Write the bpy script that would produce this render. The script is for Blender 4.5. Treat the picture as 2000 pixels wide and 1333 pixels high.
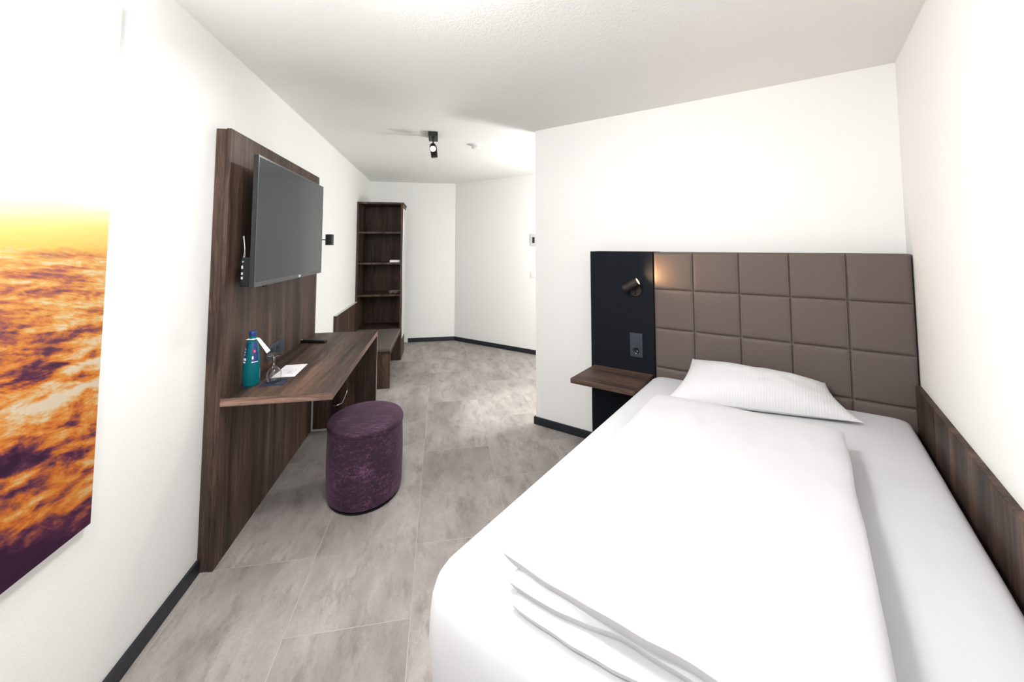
import bpy, bmesh, math, random
from mathutils import Vector, Matrix, noise as mnoise

random.seed(7)
for o in list(bpy.data.objects):
    bpy.data.objects.remove(o)
scene = bpy.context.scene
COL = scene.collection

# ------------------------------------------------------------------ camera
CAM_F, CAM_CX, CAM_CY = 802.84, 1010.5, 429.8          # pixels in the 2000 x 1333 frame
PITCH, ROLL, YAW = 0.0629, -0.0011, 0.1843
fwd = Vector((math.sin(YAW) * math.cos(PITCH), math.cos(YAW) * math.cos(PITCH), math.sin(PITCH)))
rt = Vector((math.cos(YAW), -math.sin(YAW), 0))
up = rt.cross(fwd)
rt2 = rt * math.cos(ROLL) + up * math.sin(ROLL)
up2 = -rt * math.sin(ROLL) + up * math.cos(ROLL)
cd = bpy.data.cameras.new('camera')
cd.sensor_fit = 'HORIZONTAL'
cd.sensor_width = 36
cd.lens = CAM_F / 2000 * 36
cd.shift_x = (1000 - CAM_CX) / 2000
cd.shift_y = (CAM_CY - 666.5) / 2000
cd.clip_start = 0.02
cam = bpy.data.objects.new('camera', cd)
COL.objects.link(cam)
m = Matrix((rt2, up2, -fwd)).transposed().to_4x4()
m.translation = Vector((1.0475, 0, 1.4454))
cam.matrix_world = m
scene.camera = cam

# ------------------------------------------------------------------ world, exposure
w = bpy.data.worlds.new('world')
scene.world = w
w.use_nodes = True
bg = w.node_tree.nodes['Background']
bg.inputs[0].default_value = (0.85, 0.92, 1.0, 1)
bg.inputs[1].default_value = 1.0
scene.view_settings.view_transform = 'Standard'
scene.view_settings.look = 'None'
scene.view_settings.exposure = 0.33
scene.view_settings.gamma = 1
scene.view_settings.use_curve_mapping = False
scene.cycles.max_bounces = 12
scene.cycles.diffuse_bounces = 6
scene.cycles.sample_clamp_indirect = 6

# room constants (metres). Left wall is x = 0, the bed corner is turned by PHI.
HC = 2.4197
BY = 6.4768
CX = 1.2686
PHI = -0.794
WX, WY = 1.8268, 3.3553
UL = 2.2764
U = Vector((math.cos(PHI), math.sin(PHI), 0))
V = Vector((U.y, -U.x, 0))


def WL(a, b, z=0.0):                     # bed-corner coordinates to world
    return Vector((WX, WY, 0)) + U * a + V * b + Vector((0, 0, z))


def light(name, kind, loc, power, color=(1, 1, 1), size=0.1, size_y=None, aim=None, spot=None, blend=0.5):
    d = bpy.data.lights.new(name, kind)
    d.energy = power
    d.color = color
    if kind == 'AREA':
        d.shape = 'RECTANGLE' if size_y else 'DISK'
        d.size = size
        if size_y:
            d.size_y = size_y
    else:
        d.shadow_soft_size = size
    if kind == 'SPOT':
        d.spot_size = spot
        d.spot_blend = blend
    o = bpy.data.objects.new(name, d)
    o.location = loc
    if aim is not None:
        o.rotation_euler = (Vector(aim) - Vector(loc)).to_track_quat('-Z', 'Y').to_euler()
    COL.objects.link(o)
    return o


# ambient fill, shining in through an added window behind the camera
light('added_window_fill', 'AREA', (0.6, -0.62, 1.6), 6, (0.93, 0.97, 1.0), 0.9, 1.3, aim=(0.6, 3, 1.3))
# key light set by the desk and stool shadows, then two added fills
light('key_light', 'POINT', (0.32, 0.70, 1.98), 30, (1.0, 0.99, 0.975), 0.09)
light('ceiling_fill_light', 'AREA', (0.93, 1.22, 2.38), 31, (1.0, 0.99, 0.975), 0.42, aim=(1.75, 2.0, 0))  # bare overhead fill added to brighten the bed top
light('hallway_fill_light', 'POINT', WL(0.30, -0.95, 1.45), 70, (1.0, 1.0, 0.97), 0.15)  # unseen fill added behind the headboard wall to brighten the hallway


# ------------------------------------------------------------------ node helpers
def new_mat(name):
    m = bpy.data.materials.new(name)
    m.use_nodes = True
    nt = m.node_tree
    return m, nt, nt.nodes['Principled BSDF']


def N(nt, kind, **kw):
    n = nt.nodes.new(kind)
    for k, v in kw.items():
        if k.startswith('i_'):
            n.inputs[k[2:].replace('_', ' ')].default_value = v
        else:
            setattr(n, k, v)
    return n


def ramp(nt, fac, stops, interp='LINEAR'):
    r = nt.nodes.new('ShaderNodeValToRGB')
    r.color_ramp.interpolation = interp
    e = r.color_ramp.elements
    while len(e) < len(stops):
        e.new(0.5)
    for el, (p, c) in zip(e, stops):
        el.position = p
        el.color = (c[0], c[1], c[2], 1) if not isinstance(c, (int, float)) else (c, c, c, 1)
    nt.links.new(fac, r.inputs[0])
    return r.outputs[0]


def mth(nt, op, a, b=None, c=None, clamp=False):
    n = nt.nodes.new('ShaderNodeMath')
    n.operation = op
    n.use_clamp = clamp
    for i, v in enumerate((a, b, c)):
        if v is None:
            continue
        if isinstance(v, (int, float)):
            n.inputs[i].default_value = v
        else:
            nt.links.new(v, n.inputs[i])
    return n.outputs[0]


def mix(nt, fac, a, b, mode='MIX'):
    n = nt.nodes.new('ShaderNodeMix')
    n.data_type = 'RGBA'
    n.blend_type = mode
    for i, v in ((0, fac), (6, a), (7, b)):
        if isinstance(v, (int, float)):
            n.inputs[i].default_value = v
        elif isinstance(v, tuple):
            n.inputs[i].default_value = (v[0], v[1], v[2], 1)
        else:
            nt.links.new(v, n.inputs[i])
    return n.outputs[2]


def coords(nt, scale=(1, 1, 1), rot=(0, 0, 0), loc=(0, 0, 0), kind='Object'):
    tc = nt.nodes.new('ShaderNodeTexCoord')
    mp = nt.nodes.new('ShaderNodeMapping')
    mp.inputs['Scale'].default_value = scale
    mp.inputs['Rotation'].default_value = rot
    mp.inputs['Location'].default_value = loc
    nt.links.new(tc.outputs[kind], mp.inputs['Vector'])
    return mp.outputs[0]


def noise(nt, vec, scale=5, detail=4, rough=0.55, dist=0.0, out='Fac'):
    n = nt.nodes.new('ShaderNodeTexNoise')
    n.inputs['Scale'].default_value = scale
    n.inputs['Detail'].default_value = detail
    n.inputs['Roughness'].default_value = rough
    n.inputs['Distortion'].default_value = dist
    nt.links.new(vec, n.inputs['Vector'])
    return n.outputs[out]


def bump(nt, bsdf, height, strength=0.3, dist=0.001):
    b = nt.nodes.new('ShaderNodeBump')
    b.inputs['Strength'].default_value = strength
    b.inputs['Distance'].default_value = dist
    nt.links.new(height, b.inputs['Height'])
    nt.links.new(b.outputs[0], bsdf.inputs['Normal'])


def plain(name, color, rough=0.5, metal=0.0, grain=0.0, gscale=300, spec=0.5, tint=0.06):
    m, nt, b = new_mat(name)
    b.inputs['Roughness'].default_value = rough
    b.inputs['Metallic'].default_value = metal
    b.inputs['Specular IOR Level'].default_value = spec
    v = coords(nt)
    n = noise(nt, v, 9, 3)
    c2 = tuple(min(1, c * (1 - tint)) for c in color)
    nt.links.new(mix(nt, n, color, c2), b.inputs['Base Color'])
    if grain:
        bump(nt, b, noise(nt, v, gscale, 2), grain, 0.001)
    return m


def emissive(name, color, strength):
    m, nt, b = new_mat(name)
    b.inputs['Base Color'].default_value = (0.8, 0.8, 0.8, 1)
    b.inputs['Emission Color'].default_value = (*color, 1)
    b.inputs['Emission Strength'].default_value = strength
    return m


def wood(name, axis='Z', gain=1.0, seed=0.0, warm=0.0):
    gain *= 0.78
    """dark walnut laminate, grain running along the given object axis"""
    m, nt, b = new_mat(name)
    k = {'X': 0, 'Y': 1, 'Z': 2}[axis]

    def sc(across, along):
        s = [across] * 3
        s[k] = along
        return tuple(s)
    loc = (seed, seed * 1.7, seed * 2.3)
    warp = noise(nt, coords(nt, sc(3, 0.9), loc=loc), 1.6, 2, 0.5)
    v = coords(nt, sc(1, 0.035), loc=loc)
    add = nt.nodes.new('ShaderNodeVectorMath')
    add.operation = 'MULTIPLY_ADD'
    cw = nt.nodes.new('ShaderNodeCombineXYZ')
    for i in range(3):
        if i != k:
            nt.links.new(warp, cw.inputs[i])
    nt.links.new(cw.outputs[0], add.inputs[0])
    add.inputs[1].default_value = (0.10, 0.10, 0.10)
    nt.links.new(v, add.inputs[2])
    vv = add.outputs[0]
    band = noise(nt, vv, 9, 3, 0.5)
    streak = noise(nt, vv, 46, 4, 0.65)
    fine = noise(nt, vv, 240, 3, 0.7)
    t = mth(nt, 'ADD', mth(nt, 'MULTIPLY', band, 0.50), mth(nt, 'MULTIPLY', streak, 0.36))
    t = mth(nt, 'ADD', t, mth(nt, 'MULTIPLY', fine, 0.26))
    g = gain
    c = ramp(nt, t, [(0.40, (0.014 * g, 0.0095 * g, 0.0090 * g)), (0.52, (0.058 * g, 0.036 * g, 0.028 * g)),
                     (0.62, (0.130 * g, 0.078 * g, 0.055 * g)), (0.74, (0.260 * g, 0.165 * g, 0.115 * g))])
    cool = mix(nt, ramp(nt, noise(nt, vv, 14, 2), [(0.48, 0.0), (0.7, 0.40)]), c, (0.055 * g, 0.048 * g, 0.050 * g))
    nt.links.new(cool, b.inputs['Base Color'])
    b.inputs['Roughness'].default_value = 0.5
    b.inputs['Specular IOR Level'].default_value = 0.2
    bump(nt, b, fine, 0.15, 0.0006)
    return m


def plaster(name, color, scale=210, strength=0.35, coarse=60):
    m, nt, b = new_mat(name)
    v = coords(nt)
    n1 = noise(nt, v, scale, 3, 0.6)
    n2 = noise(nt, v, coarse, 2, 0.5)
    h = mth(nt, 'ADD', n1, mth(nt, 'MULTIPLY', n2, 0.6))
    tint = noise(nt, v, 1.3, 2)
    nt.links.new(mix(nt, tint, color, tuple(c * 0.975 for c in color)), b.inputs['Base Color'])
    b.inputs['Roughness'].default_value = 0.85
    b.inputs['Specular IOR Level'].default_value = 0.2
    bump(nt, b, h, strength, 0.0025)
    return m


def floor_mat():
    m, nt, b = new_mat('floor_stone_vinyl')
    tc = nt.nodes.new('ShaderNodeTexCoord')
    sp = nt.nodes.new('ShaderNodeSeparateXYZ')
    nt.links.new(tc.outputs['Object'], sp.inputs[0])
    tx = mth(nt, 'ADD', sp.outputs[1], -1.74 + 9.14)
    ty = mth(nt, 'ADD', sp.outputs[0], -0.033 + 4.57)
    cv = nt.nodes.new('ShaderNodeCombineXYZ')
    nt.links.new(tx, cv.inputs[0])
    nt.links.new(ty, cv.inputs[1])
    br = nt.nodes.new('ShaderNodeTexBrick')
    br.offset = 0.557
    br.offset_frequency = 2
    nt.links.new(cv.outputs[0], br.inputs['Vector'])
    for k_, v_ in (('Scale', 1.0), ('Brick Width', 0.914), ('Row Height', 0.457), ('Mortar Size', 0.0016), ('Mortar Smooth', 0.3), ('Bias', 0.0)):
        br.inputs[k_].default_value = v_
    br.inputs['Color1'].default_value = (0.0, 0.0, 0.0, 1)
    br.inputs['Color2'].default_value = (1, 1, 1, 1)
    br.inputs['Mortar'].default_value = (0.5, 0.5, 0.5, 1)
    tile = br.outputs['Color']
    # offset the stain pattern per tile so it breaks at the seams
    off = nt.nodes.new('ShaderNodeVectorMath')
    off.operation = 'MULTIPLY_ADD'
    nt.links.new(tile, off.inputs[0])
    off.inputs[1].default_value = (3.1, 5.3, 2.0)
    nt.links.new(tc.outputs['Object'], off.inputs[2])
    mp = nt.nodes.new('ShaderNodeMapping')
    mp.inputs['Scale'].default_value = (1, 0.36, 1)
    nt.links.new(off.outputs[0], mp.inputs['Vector'])
    big = noise(nt, mp.outputs[0], 4.2, 6, 0.62, 0.0)
    med = noise(nt, mp.outputs[0], 13, 7, 0.72, 0.0)
    fine = noise(nt, off.outputs[0], 90, 4, 0.7)
    base = ramp(nt, big, [(0.30, (0.225, 0.195, 0.182)), (0.48, (0.315, 0.283, 0.268)), (0.68, (0.43, 0.395, 0.375))])
    base = mix(nt, ramp(nt, med, [(0.50, 0.0), (0.70, 0.75)]), base, (0.160, 0.140, 0.133))
    base = mix(nt, ramp(nt, fine, [(0.35, 0.0), (0.75, 0.30)]), base, (0.20, 0.18, 0.17))
    tt = mth(nt, 'MULTIPLY_ADD', tile, 0.11, 0.945)
    sc = nt.nodes.new('ShaderNodeVectorMath')
    sc.operation = 'SCALE'
    nt.links.new(base, sc.inputs[0])
    nt.links.new(tt, sc.inputs['Scale'])
    col = mix(nt, mth(nt, 'MULTIPLY', br.outputs['Fac'], 0.30), sc.outputs[0], (0.60, 0.58, 0.56))
    nt.links.new(col, b.inputs['Base Color'])
    nt.links.new(ramp(nt, med, [(0.3, 0.42), (0.7, 0.60)]), b.inputs['Roughness'])
    b.inputs['Specular IOR Level'].default_value = 0.4
    bump(nt, b, mth(nt, 'SUBTRACT', med, br.outputs['Fac']), 0.25, 0.0012)
    return m


def fabric(name, color, rough=0.9, scale=420, strength=0.4, sheen=0.2, c2=None, stripes=None, soft=0.0):
    m, nt, b = new_mat(name)
    v = coords(nt)
    c2 = c2 or tuple(c * 0.93 for c in color)
    n = noise(nt, v, 6, 3)
    nt.links.new(mix(nt, n, color, c2), b.inputs['Base Color'])
    b.inputs['Roughness'].default_value = rough
    b.inputs['Sheen Weight'].default_value = sheen
    b.inputs['Specular IOR Level'].default_value = 0.15
    h = noise(nt, v, scale, 2)
    if soft:
        wr = noise(nt, coords(nt, (1, 1, 1)), 5.0, 3, 0.5, 0.6)
        h = mth(nt, 'ADD', mth(nt, 'MULTIPLY', h, 0.12), mth(nt, 'MULTIPLY', wr, soft))
    if stripes:
        wv = nt.nodes.new('ShaderNodeTexWave')
        wv.bands_direction = stripes[0]
        wv.inputs['Scale'].default_value = stripes[1]
        nt.links.new(v, wv.inputs['Vector'])
        h = mth(nt, 'ADD', mth(nt, 'MULTIPLY', wv.outputs['Fac'], stripes[2]), mth(nt, 'MULTIPLY', h, 0.4))
    bump(nt, b, h, strength, 0.004 if soft else 0.001)
    return m


def velvet():
    m, nt, b = new_mat('aubergine_chenille')
    v = coords(nt, (1, 1, 1))
    cr = noise(nt, coords(nt, (1.0, 2.6, 2.6)), 26, 5, 0.65, 0.6)
    cl = noise(nt, v, 7, 3)
    th = noise(nt, coords(nt, (1, 1, 0.25)), 260, 3, 0.7)
    t = mth(nt, 'ADD', mth(nt, 'MULTIPLY', cr, 0.42), mth(nt, 'MULTIPLY', cl, 0.22))
    t = mth(nt, 'ADD', t, mth(nt, 'MULTIPLY', th, 0.38))
    c = ramp(nt, t, [(0.36, (0.008, 0.0030, 0.0075)), (0.52, (0.030, 0.009, 0.026)), (0.63, (0.150, 0.058, 0.120))])
    nt.links.new(c, b.inputs['Base Color'])
    b.inputs['Roughness'].default_value = 0.85
    b.inputs['Sheen Weight'].default_value = 0.2
    b.inputs['Sheen Roughness'].default_value = 0.4
    b.inputs['Sheen Tint'].default_value = (0.75, 0.45, 0.7, 1)
    bump(nt, b, mth(nt, 'ADD', th, mth(nt, 'MULTIPLY', cr, 1.2)), 0.5, 0.003)
    return m


def clouds_mat():
    """printed photograph of a sea of clouds at sunset (y across, z up; horizon at z = 1.50)"""
    m, nt, b = new_mat('sunset_cloud_print')
    tc = nt.nodes.new('ShaderNodeTexCoord')
    sp = nt.nodes.new('ShaderNodeSeparateXYZ')
    nt.links.new(tc.outputs['Object'], sp.inputs[0])
    y, z = sp.outputs[1], sp.outputs[2]          # object origin: z = 0 at the floor
    d = mth(nt, 'SUBTRACT', 1.52, z)             # distance below the horizon
    dc = mth(nt, 'MAXIMUM', d, 0.0)
    den = mth(nt, 'ADD', dc, 0.16)
    pu = mth(nt, 'MULTIPLY', mth(nt, 'DIVIDE', y, mth(nt, 'POWER', den, 0.55)), 1.25)
    pv = mth(nt, 'MULTIPLY', mth(nt, 'LOGARITHM', den, 2.718), 2.3)

    def P(off, w=0.0):
        c = nt.nodes.new('ShaderNodeCombineXYZ')
        nt.links.new(pu, c.inputs[0])
        nt.links.new(mth(nt, 'ADD', pv, off), c.inputs[1])
        c.inputs[2].default_value = w
        return c.outputs[0]
    n0 = noise(nt, P(0), 2.0, 8, 0.58, 0.3)
    n1 = noise(nt, P(-0.13), 2.0, 8, 0.58, 0.3)
    relief = mth(nt, 'SUBTRACT', n0, n1)
    f1 = noise(nt, P(0, 3.0), 6.0, 9, 0.66, 0.35)
    f2 = noise(nt, P(-0.05, 3.0), 6.0, 9, 0.66, 0.35)
    rel2 = mth(nt, 'SUBTRACT', f1, f2)
    big = noise(nt, P(0, 9.0), 1.0, 3, 0.5, 0.6)
    lit = mth(nt, 'ADD', mth(nt, 'MULTIPLY', relief, 1.5), mth(nt, 'MULTIPLY', rel2, 1.5))
    lit = mth(nt, 'ADD', lit, mth(nt, 'MULTIPLY', mth(nt, 'SUBTRACT', big, 0.5), 1.5))
    lit = mth(nt, 'ADD', lit, mth(nt, 'MULTIPLY', mth(nt, 'SUBTRACT', n0, 0.5), 0.9))
    lit = mth(nt, 'ADD', lit, mth(nt, 'MULTIPLY', mth(nt, 'SUBTRACT', y, 1.36), 0.5))
    lit = mth(nt, 'ADD', lit, 0.66)
    fall = nt.nodes.new('ShaderNodeMapRange')    # darker foreground
    fall.interpolation_type = 'SMOOTHSTEP'
    fall.inputs[1].default_value = 0.58
    fall.inputs[2].default_value = 0.92
    fall.inputs[3].default_value = 0.0
    fall.inputs[4].default_value = 0.38
    nt.links.new(d, fall.inputs[0])
    lit = mth(nt, 'SUBTRACT', lit, fall.outputs[0], clamp=True)
    lower = ramp(nt, lit, [(0.10, (0.050, 0.010, 0.045)), (0.28, (0.14, 0.030, 0.085)), (0.42, (0.42, 0.105, 0.070)),
                           (0.55, (0.86, 0.22, 0.030)), (0.70, (1.0, 0.40, 0.075)), (0.86, (1.0, 0.66, 0.33)), (0.97, (1.0, 0.82, 0.6))])
    upper = ramp(nt, lit, [(0.20, (0.42, 0.15, 0.16)), (0.42, (0.80, 0.28, 0.13)), (0.58, (1.0, 0.46, 0.13)),
                           (0.78, (1.0, 0.66, 0.22)), (0.95, (1.0, 0.80, 0.50))])
    dist = nt.nodes.new('ShaderNodeMapRange')
    dist.inputs[1].default_value = 0.10
    dist.inputs[2].default_value = 0.42
    nt.links.new(d, dist.inputs[0])
    cl = mix(nt, dist.outputs[0], upper, lower)
    hz = mth(nt, 'ADD', z, mth(nt, 'MULTIPLY', mth(nt, 'SUBTRACT', noise(nt, coords(nt, (1, 0.35, 3)), 9, 5, 0.6), 0.5), 0.05))
    sky = nt.nodes.new('ShaderNodeMapRange')
    sky.inputs[1].default_value = 1.43
    sky.inputs[2].default_value = 2.25
    nt.links.new(hz, sky.inputs[0])
    skyc = ramp(nt, sky.outputs[0], [(0.0, (0.62, 0.35, 0.08)), (0.08, (0.66, 0.46, 0.15)), (0.15, (0.72, 0.64, 0.38)),
                                     (0.24, (0.95, 0.92, 0.84)), (0.45, (1, 1, 1)), (0.75, (0.93, 0.95, 1.0)), (1.0, (0.80, 0.88, 1.0))])
    edge = nt.nodes.new('ShaderNodeMapRange')
    edge.inputs[1].default_value = 0.075
    edge.inputs[2].default_value = 0.105
    ed = mth(nt, 'ADD', d, mth(nt, 'MULTIPLY', mth(nt, 'SUBTRACT', f1, 0.5), 0.12))
    nt.links.new(ed, edge.inputs[0])
    ink = nt.nodes.new('ShaderNodeVectorMath')
    ink.operation = 'SCALE'
    nt.links.new(cl, ink.inputs[0])
    ink.inputs['Scale'].default_value = 0.50
    col = mix(nt, edge.outputs[0], skyc, ink.outputs[0])
    nt.links.new(col, b.inputs['Base Color'])
    b.inputs['Roughness'].default_value = 0.6
    b.inputs['Specular IOR Level'].default_value = 0.2
    bump(nt, b, noise(nt, coords(nt), 900, 1), 0.1, 0.0004)
    return m


def glassy(name, color, rough=0.02, ior=1.45, trans=1.0):
    m, nt, b = new_mat(name)
    n = noise(nt, coords(nt), 4, 2)
    nt.links.new(mix(nt, n, color, tuple(c * 0.97 for c in color)), b.inputs['Base Color'])
    b.inputs['Roughness'].default_value = rough
    b.inputs['Transmission Weight'].default_value = trans
    b.inputs['IOR'].default_value = ior
    return m


M = {}
M['wall'] = plaster('white_wallpaper', (0.84, 0.84, 0.83))
M['ceil'] = plaster('white_textured_ceiling', (0.81, 0.81, 0.795), 120, 0.6, 45)
M['floor'] = floor_mat()
M['base'] = plain('anthracite_skirting', (0.010, 0.013, 0.019), 0.45)
M['woodz'] = wood('walnut_laminate_vertical', 'Z')
M['woody'] = wood('walnut_laminate_along_wall', 'Y', 1.15, 2.0)
M['woodx'] = wood('walnut_laminate_across', 'X', 1.15, 4.0)
M['woodb'] = wood('walnut_laminate_bookcase', 'Z', 0.8, 7.0)
M['edge'] = wood('walnut_edge_band', 'Z', 3.4, 11.0)
M['edgey'] = wood('walnut_edge_band_along', 'Y', 3.4, 11.0)
M['edgex'] = wood('walnut_edge_band_across', 'X', 3.4, 12.0)
M['black_panel'] = fabric('anthracite_panel', (0.0060, 0.0080, 0.0125), 0.75, 700, 0.15, 0.0)
M['leather'] = fabric('taupe_faux_leather', (0.125, 0.098, 0.088), 0.50, 900, 0.12, 0.05)
M['bench_leather'] = fabric('bench_faux_leather', (0.10, 0.083, 0.074), 0.45, 900, 0.12, 0.05)
M['thread'] = plain('taupe_thread', (0.24, 0.20, 0.185), 0.8)
M['sheet'] = fabric('white_sheet', (0.61, 0.615, 0.64), 0.9, 500, 0.22, 0.1, soft=0.5)
M['linen'] = fabric('white_duvet_linen', (0.57, 0.57, 0.59), 0.9, 380, 0.55, 0.1, soft=1.0)
M['pillow'] = fabric('white_striped_pillowcase', (0.66, 0.66, 0.68), 0.9, 380, 0.5, 0.1, stripes=('X', 26.0, 1.1))
M['velvet'] = velvet()
M['black'] = plain('black_powder_coat', (0.005, 0.0055, 0.007), 0.42, spec=0.3)
M['lamp_bronze'] = plain('dark_bronze_coat', (0.022, 0.016, 0.015), 0.4, 0.3)
M['black_gloss'] = plain('black_gloss_plastic', (0.006, 0.007, 0.009), 0.12)
M['bezel'] = plain('dark_grey_tv_bezel', (0.045, 0.048, 0.052), 0.28)
M['chrome'] = plain('chrome', (0.8, 0.8, 0.82), 0.12, 1.0)
M['steel'] = plain('pale_connector_metal', (0.7, 0.7, 0.72), 0.35, 0.6)
M['socket'] = plain('anthracite_socket_plastic', (0.028, 0.040, 0.055), 0.45)
M['hole'] = plain('socket_recess', (0.004, 0.005, 0.007), 0.5)
M['white_plastic'] = plain('white_plastic', (0.80, 0.79, 0.79), 0.4)
M['grey_plastic'] = plain('light_grey_plastic', (0.62, 0.62, 0.60), 0.4)
M['paper'] = plain('white_paper', (0.88, 0.88, 0.88), 0.7)
M['navy'] = plain('navy_napkin', (0.014, 0.022, 0.055), 0.9, grain=0.4)
M['canvas_side'] = plain('canvas_side', (0.80, 0.76, 0.72), 0.8, grain=0.3)
M['clouds'] = clouds_mat()
M['glass'] = glassy('clear_glass', (0.97, 0.98, 0.98))
M['teal_glass'] = glassy('teal_bottle_glass', (0.02, 0.42, 0.50), 0.03, 1.2, 0.80)
M['label_blue'] = plain('blue_bottle_label', (0.012, 0.035, 0.15), 0.4)
M['label_white'] = plain('white_bottle_label', (0.78, 0.80, 0.85), 0.5)
M['label_red'] = plain('red_bottle_mark', (0.62, 0.05, 0.14), 0.5)
M['cap'] = plain('blue_bottle_cap', (0.02, 0.045, 0.20), 0.3)
M['bulb'] = emissive('warm_lamp_lens', (1.0, 0.80, 0.42), 9.0)
M['bulb2'] = emissive('warm_reading_lens', (1.0, 0.72, 0.36), 2.6)
M['mirror'] = plain('mirror', (0.92, 0.93, 0.93), 0.03, 1.0, tint=0.0)

mt, nt, b = new_mat('tv_screen_glass')
b.inputs['Base Color'].default_value = (0.014, 0.018, 0.022, 1)
nt.links.new(ramp(nt, noise(nt, coords(nt), 4, 2), [(0, 0.10), (1, 0.13)]), b.inputs['Roughness'])
b.inputs['IOR'].default_value = 1.43
M['screen'] = mt

mt, nt, b = new_mat('added_window_glass')  # clear pane of the added window
tr = nt.nodes.new('ShaderNodeBsdfTransparent')
gl = nt.nodes.new('ShaderNodeBsdfGlossy')
gl.inputs['Roughness'].default_value = 0.02
mx = nt.nodes.new('ShaderNodeMixShader')
mx.inputs[0].default_value = 0.06
nt.links.new(tr.outputs[0], mx.inputs[1])
nt.links.new(gl.outputs[0], mx.inputs[2])
nt.links.new(mx.outputs[0], nt.nodes['Material Output'].inputs[0])
M['added_window_glass'] = mt

mt, nt, b = new_mat('printed_card')                  # pale sheet with a faint grey drawing
v = coords(nt, (1, 1, 1))
sp = nt.nodes.new('ShaderNodeSeparateXYZ')
nt.links.new(v, sp.inputs[0])
inside = mth(nt, 'MULTIPLY', mth(nt, 'LESS_THAN', mth(nt, 'ABSOLUTE', sp.outputs[0]), 0.040),
             mth(nt, 'LESS_THAN', mth(nt, 'ABSOLUTE', mth(nt, 'ADD', sp.outputs[1], 0.02)), 0.045))
sk = noise(nt, coords(nt, (1, 0.25, 1), rot=(0, 0, 0.4)), 110, 3, 0.6)
fc = mth(nt, 'MULTIPLY', inside, ramp(nt, sk, [(0.48, 0.0), (0.6, 0.6)]))
nt.links.new(mix(nt, fc, (0.86, 0.85, 0.88), (0.35, 0.35, 0.37)), b.inputs['Base Color'])
b.inputs['Roughness'].default_value = 0.6
M['card'] = mt

mt, nt, b = new_mat('magazine_print')
n = noise(nt, coords(nt, (1, 1, 1)), 55, 3, 0.6)
nt.links.new(ramp(nt, n, [(0.35, (0.16, 0.09, 0.06)), (0.45, (0.5, 0.42, 0.36)), (0.55, (0.8, 0.79, 0.77)), (0.7, (0.62, 0.62, 0.62))]), b.inputs['Base Color'])
M['magazine'] = mt


# ------------------------------------------------------------------ mesh helpers
def box(bm, x0, x1, y0, y1, z0, z1, bev=0.0, seg=2):
    x0, x1 = sorted((x0, x1)); y0, y1 = sorted((y0, y1)); z0, z1 = sorted((z0, z1))
    r = bmesh.ops.create_cube(bm, size=1.0)
    vs = r['verts']
    for v in vs:
        v.co = Vector(((x0 + x1) / 2 + v.co.x * (x1 - x0), (y0 + y1) / 2 + v.co.y * (y1 - y0), (z0 + z1) / 2 + v.co.z * (z1 - z0)))
    if bev:
        es = list({e for v in vs for e in v.link_edges})
        bmesh.ops.bevel(bm, geom=es, offset=bev, segments=seg, profile=0.5, affect='EDGES')
    return bm


def B(*a, **k):
    return box(bmesh.new(), *a, **k)


def cyl(bm, p0, p1, r0, r1=None, seg=32, caps=True):
    p0, p1 = Vector(p0), Vector(p1)
    r1 = r0 if r1 is None else r1
    q = (p1 - p0).to_track_quat('Z', 'Y')
    L = (p1 - p0).length
    rings = []
    for r, h in ((r0, 0), (r1, L)):
        rings.append([bm.verts.new(p0 + q @ Vector((r * math.cos(2 * math.pi * i / seg), r * math.sin(2 * math.pi * i / seg), h))) for i in range(seg)])
    for i in range(seg):
        j = (i + 1) % seg
        bm.faces.new((rings[0][i], rings[0][j], rings[1][j], rings[1][i]))
    if caps:
        bm.faces.new(list(reversed(rings[0])))
        bm.faces.new(rings[1])
    return bm


def lathe(bm, prof, seg=48, mat=None, sx=1.0, sy=1.0, close=False):
    """prof: list of (r, z); mat: Matrix applied"""
    rings = []
    for r, z in prof:
        if r < 1e-6:
            v = Vector((0, 0, z))
            rings.append([bm.verts.new(mat @ v if mat else v)])
        else:
            ring = []
            for i in range(seg):
                t = 2 * math.pi * i / seg
                v = Vector((r * sx * math.cos(t), r * sy * math.sin(t), z))
                ring.append(bm.verts.new(mat @ v if mat else v))
            rings.append(ring)
    prs = list(zip(rings, rings[1:]))
    if close:
        prs.append((rings[-1], rings[0]))
    for a, c in prs:
        for i in range(seg):
            j = (i + 1) % seg
            if len(a) == 1 and len(c) == 1:
                continue
            if len(a) == 1:
                bm.faces.new((a[0], c[j], c[i]))
            elif len(c) == 1:
                bm.faces.new((a[i], a[j], c[0]))
            else:
                bm.faces.new((a[i], a[j], c[j], c[i]))
    return bm


def tube(bm, pts, r, seg=10):
    pts = [Vector(p) for p in pts]
    rings = []
    for k, p in enumerate(pts):
        d = (pts[min(k + 1, len(pts) - 1)] - pts[max(k - 1, 0)]).normalized()
        q = d.to_track_quat('Z', 'Y')
        rings.append([bm.verts.new(p + q @ Vector((r * math.cos(2 * math.pi * i / seg), r * math.sin(2 * math.pi * i / seg), 0))) for i in range(seg)])
    for a, c in zip(rings, rings[1:]):
        for i in range(seg):
            j = (i + 1) % seg
            bm.faces.new((a[i], a[j], c[j], c[i]))
    bm.faces.new(list(reversed(rings[0])))
    bm.faces.new(rings[-1])
    return bm


def prism(bm, poly, z0, z1):
    lo = [bm.verts.new((x, y, z0)) for x, y in poly]
    hi = [bm.verts.new((x, y, z1)) for x, y in poly]
    n = len(poly)
    for i in range(n):
        j = (i + 1) % n
        bm.faces.new((lo[i], lo[j], hi[j], hi[i]))
    bm.faces.new(list(reversed(lo)))
    bm.faces.new(hi)
    return bm


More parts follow.
